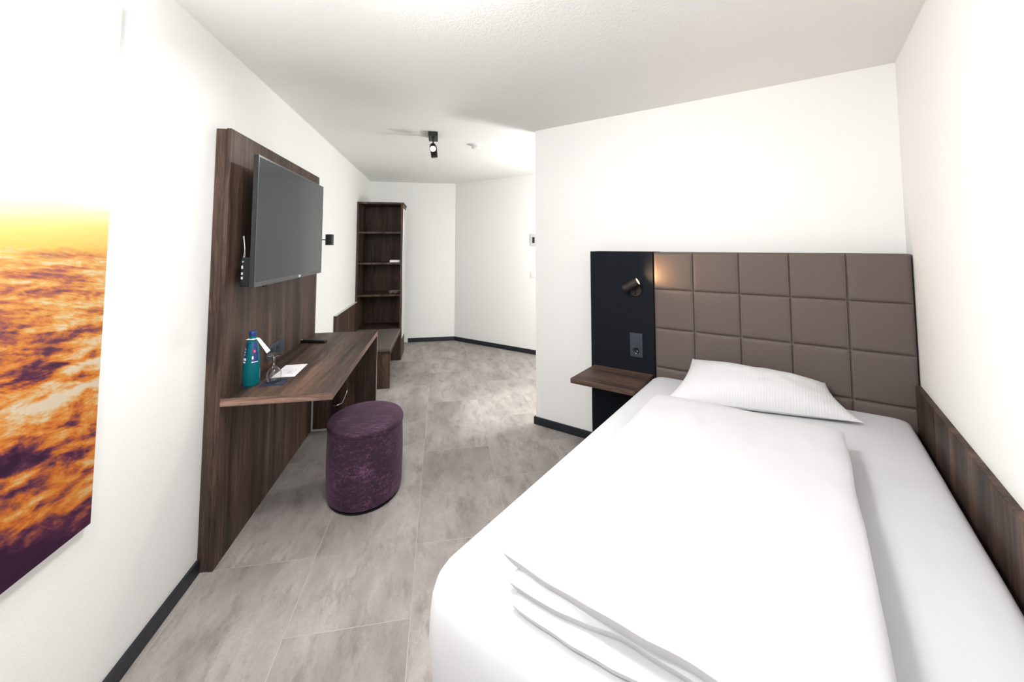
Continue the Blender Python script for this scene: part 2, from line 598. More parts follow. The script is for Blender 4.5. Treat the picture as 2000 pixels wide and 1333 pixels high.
def grid(bm, nu, nv, fn):
    vs = [[bm.verts.new(fn(i / nu, j / nv)) for j in range(nv + 1)] for i in range(nu + 1)]
    for i in range(nu):
        for j in range(nv):
            bm.faces.new((vs[i][j], vs[i + 1][j], vs[i + 1][j + 1], vs[i][j + 1]))
    return vs


def obj(name, bm, mat, parent=None, loc=(0, 0, 0), rotz=0.0, smooth=False, label=None):
    bmesh.ops.recalc_face_normals(bm, faces=bm.faces[:])
    me = bpy.data.meshes.new(name)
    bm.to_mesh(me)
    bm.free()
    for m_ in (mat if isinstance(mat, (list, tuple)) else [mat]):
        me.materials.append(m_)
    o = bpy.data.objects.new(name, me)
    COL.objects.link(o)
    o.location = loc
    o.rotation_euler = (0, 0, rotz)
    if smooth:
        for p in me.polygons:
            p.use_smooth = True
        me.set_sharp_from_angle(angle=math.radians(38))
    if parent:
        o.parent = parent
    if label:
        o['label'] = label
    return o


def thing(name, label, cat, loc=(0, 0, 0), rotz=0.0, group=None):
    o = bpy.data.objects.new(name, None)
    o.empty_display_size = 0.1
    COL.objects.link(o)
    o.location = loc
    o.rotation_euler = (0, 0, rotz)
    return tag(o, label, cat, group)


def tag(o, label, cat, group=None):
    o['label'] = label
    o['category'] = cat
    if group:
        o['group'] = group
    return o


def struct(name, bm, mat, **k):
    o = obj(name, bm, mat, **k)
    o['kind'] = 'structure'
    return o


# ------------------------------------------------------------------ room shell
K = WL(UL, 0)
RB = 3.184                                        # the right wall reaches y = -0.5
YB = -0.5
RE = WL(UL, RB)
HT = 0.12                                         # thickness of the headboard wall
hall_end = WL(UL, -1.79)
floor_poly = [(0, YB), (RE.x, YB), (K.x, K.y), (hall_end.x, hall_end.y), (CX, BY), (0, BY)]
big = [(-0.12, YB - 0.12), (RE.x + 0.3, YB - 0.12), (K.x + 0.15, K.y - 0.1), (hall_end.x + 0.2, hall_end.y), (CX + 0.1, BY + 0.13), (-0.12, BY + 0.13)]
struct('floor', prism(bmesh.new(), big, -0.12, 0), M['floor'])
struct('ceiling', prism(bmesh.new(), big, HC, HC + 0.12), M['ceil'])
struct('wall_left', B(-0.12, 0, YB, BY, 0, HC), M['wall'])
struct('wall_back', B(-0.12, CX + 0.03, BY, BY + 0.12, 0, HC), M['wall'])


def wlbox(bm, a0, a1, b0, b1, z0, z1, bev=0.0, seg=2):     # local frame: x along U, y = -b
    return box(bm, a0, a1, -b1, -b0, z0, z1, bev, seg)


WO = WL(0, 0)
struct('wall_hallway', wlbox(bmesh.new(), -2.617, UL + 0.12, -1.91, -1.79, 0, HC), M['wall'], loc=WO, rotz=PHI)
struct('wall_headboard', wlbox(bmesh.new(), 0, UL, -HT, 0, 0, HC), M['wall'], loc=WO, rotz=PHI)
struct('wall_right', wlbox(bmesh.new(), UL, UL + 0.12, -1.79, RB + 0.1, 0, HC), M['wall'], loc=WO, rotz=PHI)
bm = bmesh.new()
WXa, WXb, WZa, WZb = 0.12, 1.0, 0.88, 2.22
box(bm, -0.12, WXa, YB - 0.12, YB, 0, HC)
box(bm, WXb, RE.x + 0.25, YB - 0.12, YB, 0, HC)
box(bm, WXa, WXb, YB - 0.12, YB, 0, WZa)
box(bm, WXa, WXb, YB - 0.12, YB, WZb, HC)
struct('wall_added_window', bm, M['wall'])  # unseen wall, its opening added for the ambient fill
bm = bmesh.new()
for x0, x1, z0, z1 in ((WXa, WXa + 0.06, WZa, WZb), (WXb - 0.06, WXb, WZa, WZb), (WXa + 0.06, WXb - 0.06, WZa, WZa + 0.06), (WXa + 0.06, WXb - 0.06, WZb - 0.06, WZb)):
    box(bm, x0, x1, YB - 0.09, YB - 0.03, z0, z1, 0.004)
win = struct('added_window_1', bm, M['white_plastic'])  # unseen window frame, added to let the fill light in
gp = obj('added_window_pane', B(WXa + 0.055, WXb - 0.055, YB - 0.064, YB - 0.058, WZa + 0.055, WZb - 0.055), M['added_window_glass'], win)

BH, BT = 0.0602, 0.015


def skirting(name, x0, x1, y0, y1, **k):
    struct(name, B(x0, x1, y0, y1, 0, BH, 0.004, 3), M['base'], **k)


skirting('baseboard_left', 0, BT, YB, 2.1359)
skirting('trim_1', 0, BT, 3.60, 4.43)
skirting('baseboard_back', 0.58, CX + 0.004, BY - BT, BY)
struct('baseboard_hallway', wlbox(bmesh.new(), -2.612, UL, -1.79, -1.79 + BT, 0, BH, 0.004, 3), M['base'], loc=WO, rotz=PHI)
bm = bmesh.new()
wlbox(bm, -BT, 0.574, 0, BT, 0, BH, 0.004, 3)
wlbox(bm, -BT, 0, -HT - BT, 0.004, 0, BH, 0.004, 3)
struct('baseboard_headboard', bm, M['base'], loc=WO, rotz=PHI)
struct('baseboard_right', wlbox(bmesh.new(), UL - BT, UL, 2.32, RB - 0.05, 0, BH, 0.004, 3), M['base'], loc=WO, rotz=PHI)

# ------------------------------------------------------------------ canvas print
cv = thing('canvas_print', 'tall canvas print of glowing orange sunset clouds on the left wall', 'picture', (0, 0, 0))
bm = B(0.003, 0.020, 0.70, 1.506, 0.612, 2.228, 0.0015, 1)
bm.faces.ensure_lookup_table()
obj('canvas_wrap', bm, M['canvas_side'], cv)
bm = bmesh.new()
box(bm, 0.0202, 0.0212, 0.7015, 1.5045, 0.6135, 2.2265)
obj('canvas_face', bm, M['clouds'], cv, label='sunset clouds from above, purple below, orange mid, pale sky')

# ------------------------------------------------------------------ wall desk unit
P0, P1, PT, TP = 2.1359, 3.5805, 2.0043, 0.0655
DZ, DX = 0.75, 0.0655 + 0.4798
dk = thing('desk', 'dark walnut desk with tall back panel rising up the left wall behind the television', 'desk', (0.001, P0, 0))
L1 = P1 - P0
obj('backing_board', B(0.0, 0.0445, 0.004, L1 - 0.004, 0.0, PT - 0.003, 0.001, 1), M['woodz'], dk)
obj('back_panel', B(0.0455, TP, 0.0, L1, 0.0, PT, 0.0012, 1), M['woodz'], dk)
obj('desktop', B(TP, DX, 0.0, L1, DZ - 0.036, DZ, 0.0012, 1), M['woody'], dk)
obj('edge_band', B(TP + 0.001, DX + 0.0008, -0.0008, 0.0005, DZ - 0.0355, DZ - 0.0005), M['edgex'], dk, label='lighter brown edge band of the desktop')
obj('edge_band', B(DX - 0.0005, DX + 0.0009, 0, L1, DZ - 0.0355, DZ - 0.0005), M['edgey'], dk, label='lighter brown edge band along the desktop front')
obj('support_panel', B(TP + 0.001, DX, L1 - 0.036, L1, 0.0, DZ - 0.0365, 0.0012, 1), M['woodz'], dk)
obj('edge_band', B(DX - 0.0005, DX + 0.0009, L1 - 0.036, L1, 0.001, DZ - 0.037), M['edge'], dk, label='lighter brown edge band of the support panel')
bm = bmesh.new()
box(bm, TP, TP + 0.012, L1 - 0.040, L1 - 0.036, 0.0, DZ - 0.037)
box(bm, TP + 0.012, DX - 0.02, L1 - 0.040, L1 - 0.036, 0.0, 0.014)
obj('corner_strip', bm, M['grey_plastic'], dk, label='pale strip in the corner under the desktop')
hk = bmesh.new()
lathe(hk, [(0, 0), (0.026, 0), (0.028, 0.003), (0.026, 0.006), (0, 0.007)], 32, Matrix.Translation((0.255, L1 - 0.075, 0.205)))
tube(hk, [(0.255, L1 - 0.075, 0.209), (0.285, L1 - 0.075, 0.209), (0.300, L1 - 0.075, 0.216), (0.325, L1 - 0.055, 0.285), (0.327, L1 - 0.039, 0.30)], 0.0045, 10)
obj('foot_hook', hk, M['chrome'], dk, smooth=True, label='chrome bracket on the support panel under the desktop')


def round_hole_insert(name, parent, cy, cz, x, mat, axis='x'):
    bm = bmesh.new()
    q = Matrix.Translation((x, cy, cz)) @ Matrix.Rotation(math.pi / 2, 4, 'Y') if axis == 'x' else Matrix.Translation((cy, x, cz)) @ Matrix.Rotation(math.pi / 2, 4, 'X')
    lathe(bm, [(0.0, 0.0005), (0.0175, 0.0005), (0.0185, 0.003), (0.0205, 0.003), (0.0215, 0.0)], 32, q)
    return obj(name, bm, mat, parent, smooth=True)


so = thing('wall_socket', 'black triple socket strip low on the desk back panel behind the bottle', 'socket', (TP, 2.632, 0.79))
obj('socket_frame', B(0.0, 0.008, 0, 0.27, -0.008, 0.073, 0.002), M['socket'], so)
for k in range(3):
    f = obj('socket_insert', B(0.008, 0.0105, 0.014 + k * 0.083, 0.014 + k * 0.083 + 0.074, 0.0, 0.064, 0.002), M['socket'], so)
    if k < 2:
        bm = bmesh.new()
        q = Matrix.Translation((0.0106, 0.051 + k * 0.083, 0.032)) @ Matrix.Rotation(math.pi / 2, 4, 'Y')
        lathe(bm, [(0.0, 0.0002), (0.020, 0.0002), (0.0215, 0.0015), (0.0225, 0.0)], 32, q)
        h = obj('socket_recess', bm, M['hole'], f, smooth=True)

# ------------------------------------------------------------------ television
XF, TY0, TY1, TZ0, TZ1 = 0.180, 2.156, 3.272, 1.2475, 1.888
tv = thing('television', 'large flat black television mounted on the walnut desk panel', 'television', (TP, TY0, TZ0))
W_, H_, xf = TY1 - TY0, TZ1 - TZ0, XF - TP
obj('screen_housing', B(xf - 0.022, xf - 0.001, 0, W_, 0, H_, 0.003), M['black_gloss'], tv)
bm = bmesh.new()
box(bm, xf - 0.001, xf + 0.001, 0.001, W_ - 0.001, 0.001, 0.024, 0.0005, 1)
box(bm, xf - 0.001, xf + 0.001, 0.001, W_ - 0.001, H_ - 0.010, H_ - 0.001, 0.0005, 1)
box(bm, xf - 0.001, xf + 0.001, 0.001, 0.009, 0.0245, H_ - 0.0105, 0.0005, 1)
box(bm, xf - 0.001, xf + 0.001, W_ - 0.009, W_ - 0.001, 0.0245, H_ - 0.0105, 0.0005, 1)
obj('bezel', bm, M['bezel'], tv)
obj('screen', B(xf - 0.0012, xf - 0.0002, 0.009, W_ - 0.009, 0.024, H_ - 0.010), M['screen'], tv)
bm = bmesh.new()
box(bm, xf - 0.066, xf - 0.022, 0.012, W_ - 0.05, 0.004, 0.145, 0.006)
obj('rear_housing', bm, M['black'], tv)
obj('logo_badge', B(xf + 0.001, xf + 0.004, 0.62, 0.655, 0.0045, 0.018, 0.001), M['steel'], tv)
obj('wall_bracket', box(B(0.0, 0.012, W_ / 2 - 0.16, W_ / 2 + 0.16, 0.12, 0.42, 0.002), 0.012, xf - 0.022, W_ / 2 - 0.10, W_ / 2 + 0.10, 0.16, 0.38, 0.002), M['black'], tv)
for k, (zz, hh) in enumerate(((0.090, 0.022), (0.062, 0.016), (0.040, 0.018))):
    obj('connector_port', B(xf - 0.060, xf - 0.053, 0.008, 0.013, zz, zz + hh * 0.7, 0.001, 1), M['steel'], tv)
for k, dx in enumerate((0.0, 0.010)):
    bm = bmesh.new()
    pts = []
    for i in range(9):
        t = i / 8
        pts.append((xf - 0.058 + 0.006 * math.sin(t * 3.1 + k) + dx * t, 0.012 + 0.004 * math.sin(t * 4), 0.12 + 0.125 * t))
    tube(bm, pts, 0.0010, 8)
    obj('cable', bm, M['steel'], tv, smooth=True, label='pale thin cable behind the screen edge')
bm = bmesh.new()
lathe(bm, [(0, 0), (0.022, 0), (0.026, 0.006), (0.026, 0.01), (0, 0.01)], 24, Matrix.Translation((xf - 0.012, 0.17, -0.009)), sy=1.8, sx=0.4)
obj('sensor_foot', bm, M['black'], tv, smooth=True)

# ------------------------------------------------------------------ things on the desk
bo = thing('water_bottle', 'teal glass water bottle with a blue cap on the desk', 'bottle', (0.120, 2.318, DZ))
prof = [(0.0, 0.006), (0.026, 0.003), (0.034, 0.0), (0.0375, 0.004), (0.0385, 0.012), (0.038, 0.09), (0.0365, 0.125), (0.032, 0.165),
        (0.0265, 0.198), (0.0195, 0.222), (0.0150, 0.236), (0.0138, 0.250)]
inner = [(r - 0.0025 if r > 0.003 else 0, z + 0.003) for r, z in reversed(prof[1:])]
obj('bottle_glass', lathe(bmesh.new(), prof + [(0.0115, 0.250)] + [(max(r, 0.004), z) for r, z in inner[1:-1]] + [(0, 0.010)], 48), M['teal_glass'], bo, smooth=True)
obj('bottle_cap', lathe(bmesh.new(), [(0.0148, 0.243), (0.0165, 0.246), (0.0168, 0.262), (0.0155, 0.2665), (0, 0.267)], 40), M['cap'], bo, smooth=True)


def wrap(bm, t0, t1, z0, z1, rfn, off=0.0006, n=16, m_=6):
    grid(bm, n, m_, lambda u, v: Vector((
        (rfn(z0 + (z1 - z0) * v) + off) * math.cos(t0 + (t1 - t0) * u),
        (rfn(z0 + (z1 - z0) * v) + off) * math.sin(t0 + (t1 - t0) * u), z0 + (z1 - z0) * v)))
    return bm


def rb(z):
    for (r0, z0), (r1, z1) in zip(prof[3:], prof[4:]):
        if z0 <= z <= z1:
            return r0 + (r1 - r0) * (z - z0) / (z1 - z0)
    return 0.03


wrs = [(-2.75, -1.95, 0.140, 0.212), (-1.25, -0.35, 0.120, 0.214)]
for s in wrs:
    obj('bottle_label', wrap(bmesh.new(), *s, rb), M['label_blue'], bo, smooth=True, label='dark blue label patch on the shoulder')
prints = [(-2.75, -1.95, 0.128, 0.1395, 0.0006), (-2.70, -2.02, 0.116, 0.123, 0.0006), (-2.45, -2.22, 0.150, 0.158, 0.0012),
          (-2.45, -2.22, 0.164, 0.172, 0.0012), (-2.45, -2.22, 0.178, 0.186, 0.0012), (-1.20, -1.02, 0.134, 0.148, 0.0012), (-1.25, -0.45, 0.118, 0.122, 0.0012)]
for t0_, t1_, z0_, z1_, of_ in prints:
    obj('label_print', wrap(bmesh.new(), t0_, t1_, z0_, z1_, rb, of_, 10, 2), M['label_white'], bo, smooth=True, label='white print on the bottle label')
bm = bmesh.new()
wrap(bm, -1.02, -0.72, 0.165, 0.178, rb, 0.0013, 6, 3)
obj('label_mark', bm, M['label_red'], bo, smooth=True, label='pinkish red mark on the bottle label')
ng = bmesh.new()
# card collar round the neck with a hanging strip
lathe(ng, [(0.0150, 0.2315), (0.0300, 0.2270), (0.0300, 0.2278), (0.0150, 0.2323)], 4, Matrix.Rotation(0.55, 4, 'Z'), close=True)
vs = [Vector(p) for p in ((0.020, -0.012, 0.233), (0.034, 0.000, 0.229), (0.083, 0.002, 0.166), (0.072, -0.012, 0.155))]
nrm = (vs[1] - vs[0]).cross(vs[2] - vs[1]).normalized() * 0.0008
lo = [ng.verts.new(v) for v in vs]
hi = [ng.verts.new(v + nrm) for v in vs]
ng.faces.new(lo); ng.faces.new(list(reversed(hi)))
for i in range(4):
    j = (i + 1) % 4
    ng.faces.new((lo[i], lo[j], hi[j], hi[i]))
obj('neck_tag', ng, M['paper'], bo, label='white card tag hanging from the bottle neck')

tag(obj('napkin_coaster', B(-0.055, 0.055, -0.058, 0.058, 0, 0.0025, 0.0008, 1), M['navy'], loc=(0.222, 2.340, DZ), rotz=0.03),
    'square navy blue coaster under the upturned wine glass', 'coaster')
wg = thing('wine_glass', 'clear stemmed glass standing upside down on the navy coaster', 'glass', (0.220, 2.330, DZ + 0.0027))
gz = 0.140
outer = [(0.029, 0.0), (0.0325, 0.012), (0.0345, 0.030), (0.0335, 0.046), (0.029, 0.061), (0.020, 0.073), (0.010, 0.080), (0.0055, 0.086)]
inn = [(0.0, 0.078), (0.009, 0.0765), (0.0185, 0.0705), (0.0275, 0.0595), (0.032, 0.0455), (0.033, 0.030), (0.031, 0.012), (0.0276, 0.0005)]
obj('bowl', lathe(bmesh.new(), list(reversed(inn))[::-1] + outer + [(0, 0.0865)], 48), M['glass'], wg, smooth=True)
obj('stem', lathe(bmesh.new(), [(0, 0.0868), (0.0055, 0.0868), (0.0040, 0.100), (0.0042, 0.118), (0.0065, 0.131), (0, 0.131)], 24), M['glass'], wg, smooth=True)
obj('foot', lathe(bmesh.new(), [(0, 0.1312), (0.008, 0.1318), (0.020, 0.1345), (0.0345, 0.1375), (0.0350, 0.1388), (0.0340, 0.1400), (0, 0.1400)], 48), M['glass'], wg, smooth=True)

bm = B(-0.058, 0.058, -0.118, 0.118, 0, 0.0012)
tag(obj('info_card', bm, M['card'], loc=(0.229, 2.537, DZ + 0.0004), rotz=0.02), 'white printed card lying on the desk behind the upturned glass', 'card')

rc = thing('remote_control', 'slim black remote control lying across the far end of the desk', 'remote', (0.150, 3.235, DZ), math.radians(-14))
obj('remote_body', B(-0.095, 0.095, -0.023, 0.023, 0.0005, 0.019, 0.006, 3), M['black'], rc, smooth=True)
bm = bmesh.new()
for i in range(9):
    for j in range(3):
        cx_, cy_ = -0.050 + i * 0.014, -0.012 + j * 0.012
        box(bm, cx_ - 0.004, cx_ + 0.004, cy_ - 0.0035, cy_ + 0.0035, 0.0185, 0.021, 0.001, 1)
o = obj('button_grid', bm, M['bezel'], rc)
obj('power_button', B(-0.086, -0.074, -0.016, -0.002, 0.0185, 0.0212, 0.001, 1), M['steel'], rc, label='pale power button')

# ------------------------------------------------------------------ pouf stool
st = thing('pouf_stool', 'round dark purple chenille pouf stool on the floor in front of the desk', 'stool', (0.620, 2.662, 0))
pr = [(0, 0.012), (0.193, 0.012), (0.205, 0.022), (0.209, 0.05)]
for i in range(1, 9):
    t = i / 8
    pr.append((0.209 + 0.004 * math.sin(math.pi * t), 0.05 + 0.335 * t))
pr += [(0.2125, 0.398), (0.211, 0.406)]
bm = lathe(bmesh.new(), pr + [(0.205, 0.408), (0, 0.408)], 96, sx=1.0, sy=1.22)
obj('stool_body', bm, M['velvet'], st, smooth=True)
prt = [(0, 0.408), (0.208, 0.408), (0.2125, 0.414), (0.2085, 0.422), (0.19, 0.428), (0.15, 0.431), (0.08, 0.4325), (0, 0.433)]
obj('stool_seat', lathe(bmesh.new(), prt, 96, sx=1.0, sy=1.22), M['velvet'], st, smooth=True)
bm = bmesh.new()
ring = [(0.2125 * math.cos(2 * math.pi * i / 96), 0.2125 * 1.22 * math.sin(2 * math.pi * i / 96), 0.4085) for i in range(97)]
tube(bm, ring, 0.0028, 8)
obj('seat_piping', bm, M['velvet'], st, smooth=True)
obj('stool_base', lathe(bmesh.new(), [(0, 0), (0.196, 0), (0.200, 0.004), (0.200, 0.012), (0, 0.012)], 64, sy=1.22), M['black'], st, smooth=True)

# ------------------------------------------------------------------ wall lamp beside the television
wlp = thing('wall_lamp', 'small black cylinder wall lamp on the white wall just right of the television', 'lamp', (0, 3.87, 1.50))
obj('lamp_rosette', lathe(bmesh.new(), [(0, 0), (0.022, 0), (0.022, 0.006), (0.019, 0.008), (0, 0.008)], 32, Matrix.Rotation(math.pi / 2, 4, 'Y')), M['black'], wlp, smooth=True)
bm = bmesh.new()
tube(bm, [(0.006, 0, 0), (0.03, 0, 0), (0.052, 0, 0)], 0.005, 12)
obj('lamp_arm', bm, M['black'], wlp, smooth=True)
obj('lamp_cylinder', lathe(bmesh.new(), [(0.030, -0.047), (0.0335, -0.047), (0.0335, 0.047), (0.030, 0.047), (0.030, -0.046)], 40, Matrix.Translation((0.084, 0, 0))), M['black'], wlp, smooth=True)
obj('lamp_lens', lathe(bmesh.new(), [(0, -0.036), (0.0295, -0.036), (0.0295, 0.036), (0, 0.036)], 32, Matrix.Translation((0.084, 0, 0))), M['grey_plastic'], wlp, smooth=True)

# ------------------------------------------------------------------ bench
BY0, BY1, BXF, BCZ = 4.4353, 5.4826, 0.5505, 0.4005
be = thing('bench', 'low walnut bench with taupe seat cushion between desk and bookcase', 'bench', (0.003, BY0, 0))
BL = BY1 - BY0 - 0.002
obj('seat_board', B(0.0, BXF, 0.0, BL, BCZ - 0.064, BCZ - 0.038, 0.001, 1), M['woody'], be)
obj('end_panel', B(0.0, BXF, 0.0, 0.024, 0.0, BCZ - 0.0645, 0.001, 1), M['woodz'], be)
bm = B(0.03, BXF + 0.002, -0.002, BL, BCZ - 0.037, BCZ, 0.012, 4)
obj('seat_cushion', bm, M['bench_leather'], be, smooth=True, label='taupe faux leather cushion')
obj('cushion_piping', tube(bmesh.new(), [(0.036, 0.001, BCZ - 0.006), (BXF - 0.004, 0.001, BCZ - 0.006), (BXF + 0.001, 0.006, BCZ - 0.006), (BXF + 0.001, BL - 0.005, BCZ - 0.006)], 0.003, 8), M['bench_leather'], be, smooth=True)
obj('backrest', B(0.0, 0.026, 0.0, BL, BCZ - 0.0365, 0.742, 0.001, 1), M['woodz'], be)
obj('backrest_cap', B(-0.0, 0.0262, -0.0002, BL, 0.742, 0.745), M['grey_plastic'], be, label='pale grey strip on top of the backrest')

# ------------------------------------------------------------------ bookcase
KY, KD, KX, KZ = 5.4826, 0.46, 0.5652, 2.0069
bk = thing('bookcase', 'tall narrow dark walnut bookcase with four shelves at the end of the bench', 'bookcase', (0, KY, 0))
t_ = 0.024
obj('side_panel', B(0.0, t_, 0, KD, 0.0, KZ - t_, 0.001, 1), M['woodb'], bk)
obj('side_panel', B(KX - t_, KX, 0, KD, 0.0, KZ - t_ - 0.0005, 0.001, 1), M['woodb'], bk)
obj('top_panel', B(0.0, KX + 0.008, -0.002, KD, KZ - t_, KZ, 0.001, 1), M['woodb'], bk)
obj('back_panel', B(t_, KX - t_, KD - 0.012, KD, 0.05, KZ - t_, 0.0), M['woodb'], bk)
for z in (1.627, 1.233, 0.829, 0.400):
    obj('shelf', B(t_ + 0.0005, KX - t_ - 0.0005, 0.004, KD - 0.013, z - t_, z, 0.001, 1), M['woodb'], bk)
obj('kick_board', B(t_ + 0.0005, KX - t_ - 0.0005, 0.006, 0.024, 0.0, 0.374, 0.001, 1), M['woodb'], bk)
obj('mirror_panel', B(KX + 0.001, KX + 0.005, 0.012, KD - 0.002, 0.26, KZ - 0.075, 0.0005, 1), M['mirror'], bk, label='mirror on the right side of the bookcase')

tag(obj('white_box', B(0, 0.125, 0, 0.16, 0, 0.030, 0.003), M['white_plastic'], loc=(0.405, KY + 0.03, 1.2335)),
    'flat white box on the second shelf of the bookcase', 'box')
mgz = thing('magazine_pile', 'loose pile of crumpled papers and a magazine on the third bookcase shelf', 'magazines', (0.46, KY + 0.16, 0.8295))
for k, (r_, dx_, mat_, lift) in enumerate(((0.1, 0.0, 'paper', 0.0), (-0.25, -0.01, 'magazine', 0.007), (0.4, 0.005, 'paper', 0.014), (0.15, 0.015, 'magazine', 0.022))):
    bm = bmesh.new()
    def fn(u, v, k=k):
        return Vector(((u - 0.5) * 0.11, (v - 0.5) * 0.20, 0.003 + 0.012 * (abs(math.sin(u * 5 + k)) * (1 - v) + 0.6 * abs(math.sin(v * 4 + k * 2)))))
    vs = grid(bm, 12, 12, fn)
    bmesh.ops.solidify(bm, geom=bm.faces[:], thickness=0.004)
    obj('sheet', bm, M[mat_], mgz, loc=(dx_, -0.04, 0.004 + lift), rotz=r_, smooth=True)

# ------------------------------------------------------------------ ceiling lamp and smoke detector, hallway fittings
cl = thing('ceiling_spotlight', 'black twin head spotlight on the hallway ceiling', 'lamp', (0.974, 3.52, HC))
obj('ceiling_plate', B(-0.040, 0.040, 0, 0.21, -0.036, 0, 0.002), M['black'], cl)
a = Vector((-0.002, 0.055, -0.125))


def spot_head(parent, centre, direction, length, r):
    c_, d_ = Vector(centre), Vector(direction).normalized()
    q = Matrix.Translation(c_) @ d_.to_track_quat('Z', 'Y').to_matrix().to_4x4()
    hd = obj('spot_head', lathe(bmesh.new(), [(0, -length), (r * 0.9, -length), (r, -length + 0.004), (r, 0.0), (r * 0.86, 0.0), (r * 0.84, -0.012), (0, -0.013)], 40, q), M['black'], parent, smooth=True)
    obj('lens', lathe(bmesh.new(), [(0, -0.0110), (r * 0.80, -0.0115), (r * 0.80, -0.0095), (0, -0.007)], 32, q), M['bulb'], hd, smooth=True)
    return hd


h1 = spot_head(cl, (0.0, 0.035, -0.145), (0.02, -0.85, -0.50), 0.085, 0.029)
obj('spot_arm', tube(bmesh.new(), [(0.0, 0.065, -0.036), (0.0, 0.068, -0.08), (0.0, 0.075, -0.115)], 0.006, 10), M['black'], cl, smooth=True)
h2 = spot_head(cl, (0.012, 0.165, -0.190), (0.12, 0.06, -1.0), 0.105, 0.029)
obj('spot_arm', tube(bmesh.new(), [(0.0, 0.155, -0.036), (0.0, 0.155, -0.07), (0.001, 0.158, -0.095)], 0.006, 10), M['black'], cl, smooth=True)
light('spotlight_beam', 'SPOT', (0.99, 3.69, HC - 0.20), 110, (1.0, 0.97, 0.92), 0.025, aim=(1.70, 3.78, 0), spot=0.50, blend=0.9)
light('spotlight_beam_front', 'SPOT', (0.974, 3.535, HC - 0.155), 42, (1.0, 0.96, 0.88), 0.025, aim=(1.0, 2.3, 1.6), spot=1.7, blend=1.0)

sd = thing('smoke_detector', 'round white smoke detector on the hallway ceiling', 'smoke detector', (1.375, 3.92, HC))
obj('detector_base', lathe(bmesh.new(), [(0, 0), (0.054, 0), (0.054, -0.010), (0.050, -0.014), (0, -0.014)], 48), M['white_plastic'], sd, smooth=True)
obj('detector_chamber', lathe(bmesh.new(), [(0.043, -0.0142), (0.041, -0.034), (0.034, -0.042), (0, -0.044)], 48), M['white_plastic'], sd, smooth=True)
bm = bmesh.new()
for k in range(14):
    t = 2 * math.pi * k / 14
    q = Matrix.Rotation(t, 4, 'Z')
    before = set(bm.verts)
    box(bm, 0.041, 0.0445, -0.003, 0.003, -0.032, -0.018)
    for v_ in set(bm.verts) - before:
        v_.co = q @ v_.co
obj('detector_vent', bm, M['grey_plastic'], sd)

wo2 = WL(-1.155, -1.79, 1.52)
th = thing('thermostat', 'white thermostat with small black display on the hallway wall', 'thermostat', wo2, PHI)
obj('thermostat_case', B(-0.048, 0.048, -0.022, 0, -0.078, 0.085, 0.004), M['grey_plastic'], th)
obj('display', B(-0.020, 0.020, -0.0235, -0.0215, -0.038, 0.042, 0.0005, 1), M['black_gloss'], th)
wo3 = WL(-1.175, -1.79, 1.055)
sw = thing('light_switch', 'white light switch plate below the thermostat on the hallway wall', 'switch', wo3, PHI)
obj('switch_frame', B(-0.041, 0.041, -0.008, 0, -0.041, 0.041, 0.002), M['white_plastic'], sw)
obj('rocker', B(-0.029, 0.029, -0.011, -0.007, -0.029, 0.029, 0.002), M['white_plastic'], sw)

# ------------------------------------------------------------------ headboard
HB, HZ = 0.1713, 1.4024
H0, H1, H2 = 0.575, 1.0229, 2.2685
S = [H1, 1.265, 1.5196, 1.7683, 2.0175, H2]
ZS = [HZ, 1.1608, 0.9105, 0.6615, 0.40]
hb = thing('headboard', 'wide headboard of black panel and taupe padded squares behind the bed', 'headboard', WO, PHI)
obj('side_panel', wlbox(bmesh.new(), H0, H1 - 0.002, 0.0, HB, 0.0, HZ + 0.002, 0.0015, 1), M['black_panel'], hb, label='matt black panel left of the padding')
obj('backing_board', wlbox(bmesh.new(), H1, H2 + 0.001, 0.0, HB - 0.030, 0.0, HZ, 0.001, 1), M['black_panel'], hb)


def pad_profile(t):                                   # 0 at seams, 1 in the middle
    e = min(t, 1 - t) * 2
    return 1 - (1 - min(1, e / 0.14)) ** 2.6 if e < 0.14 else 1.0


bm = bmesh.new()
NU, NVv = 5 * 24, 4 * 24


def pad(u, v):
    iu = min(4, int(u * 5)); tu = u * 5 - iu
    iv = min(3, int(v * 4)); tv_ = v * 4 - iv
    # crowd samples near the seams
    tu2 = 0.5 - 0.5 * math.cos(math.pi * tu)
    tv2 = 0.5 - 0.5 * math.cos(math.pi * tv_)
    a_ = S[iu] + (S[iu + 1] - S[iu]) * tu2
    z_ = ZS[iv] + (ZS[iv + 1] - ZS[iv]) * tv2
    h = pad_profile(tu2) * pad_profile(tv2)
    bulge = math.sin(math.pi * tu2) ** 0.5 * math.sin(math.pi * tv2) ** 0.5
    edge = 0.0
    b_ = HB - 0.016 + 0.012 * h + 0.005 * bulge - edge
    return Vector((a_, -b_, z_))


vs = grid(bm, NU, NVv, pad)
# returns round the rim back to the backing board
rim = [vs[i][0] for i in range(NU + 1)] + [vs[NU][j] for j in range(1, NVv + 1)] + [vs[i][NVv] for i in range(NU - 1, -1, -1)] + [vs[0][j] for j in range(NVv - 1, 0, -1)]
back = [bm.verts.new((v_.co.x, -(HB - 0.029), v_.co.z)) for v_ in rim]
for i in range(len(rim)):
    j = (i + 1) % len(rim)
    bm.faces.new((rim[i], rim[j], back[j], back[i]))
obj('padded_panel', bm, M['leather'], hb, smooth=True, label='taupe faux leather padding quilted in squares')
bm = bmesh.new()
for a_ in S[1:-1]:
    for dx in (-0.0075, 0.0075):
        for k in range(150):
            z_ = HZ - 0.004 - k * (HZ - 0.5) / 150
            bb = HB - 0.0062
            box(bm, a_ + dx - 0.0007, a_ + dx + 0.0007, -bb - 0.0012, -bb + 0.002, z_ - 0.0042, z_)
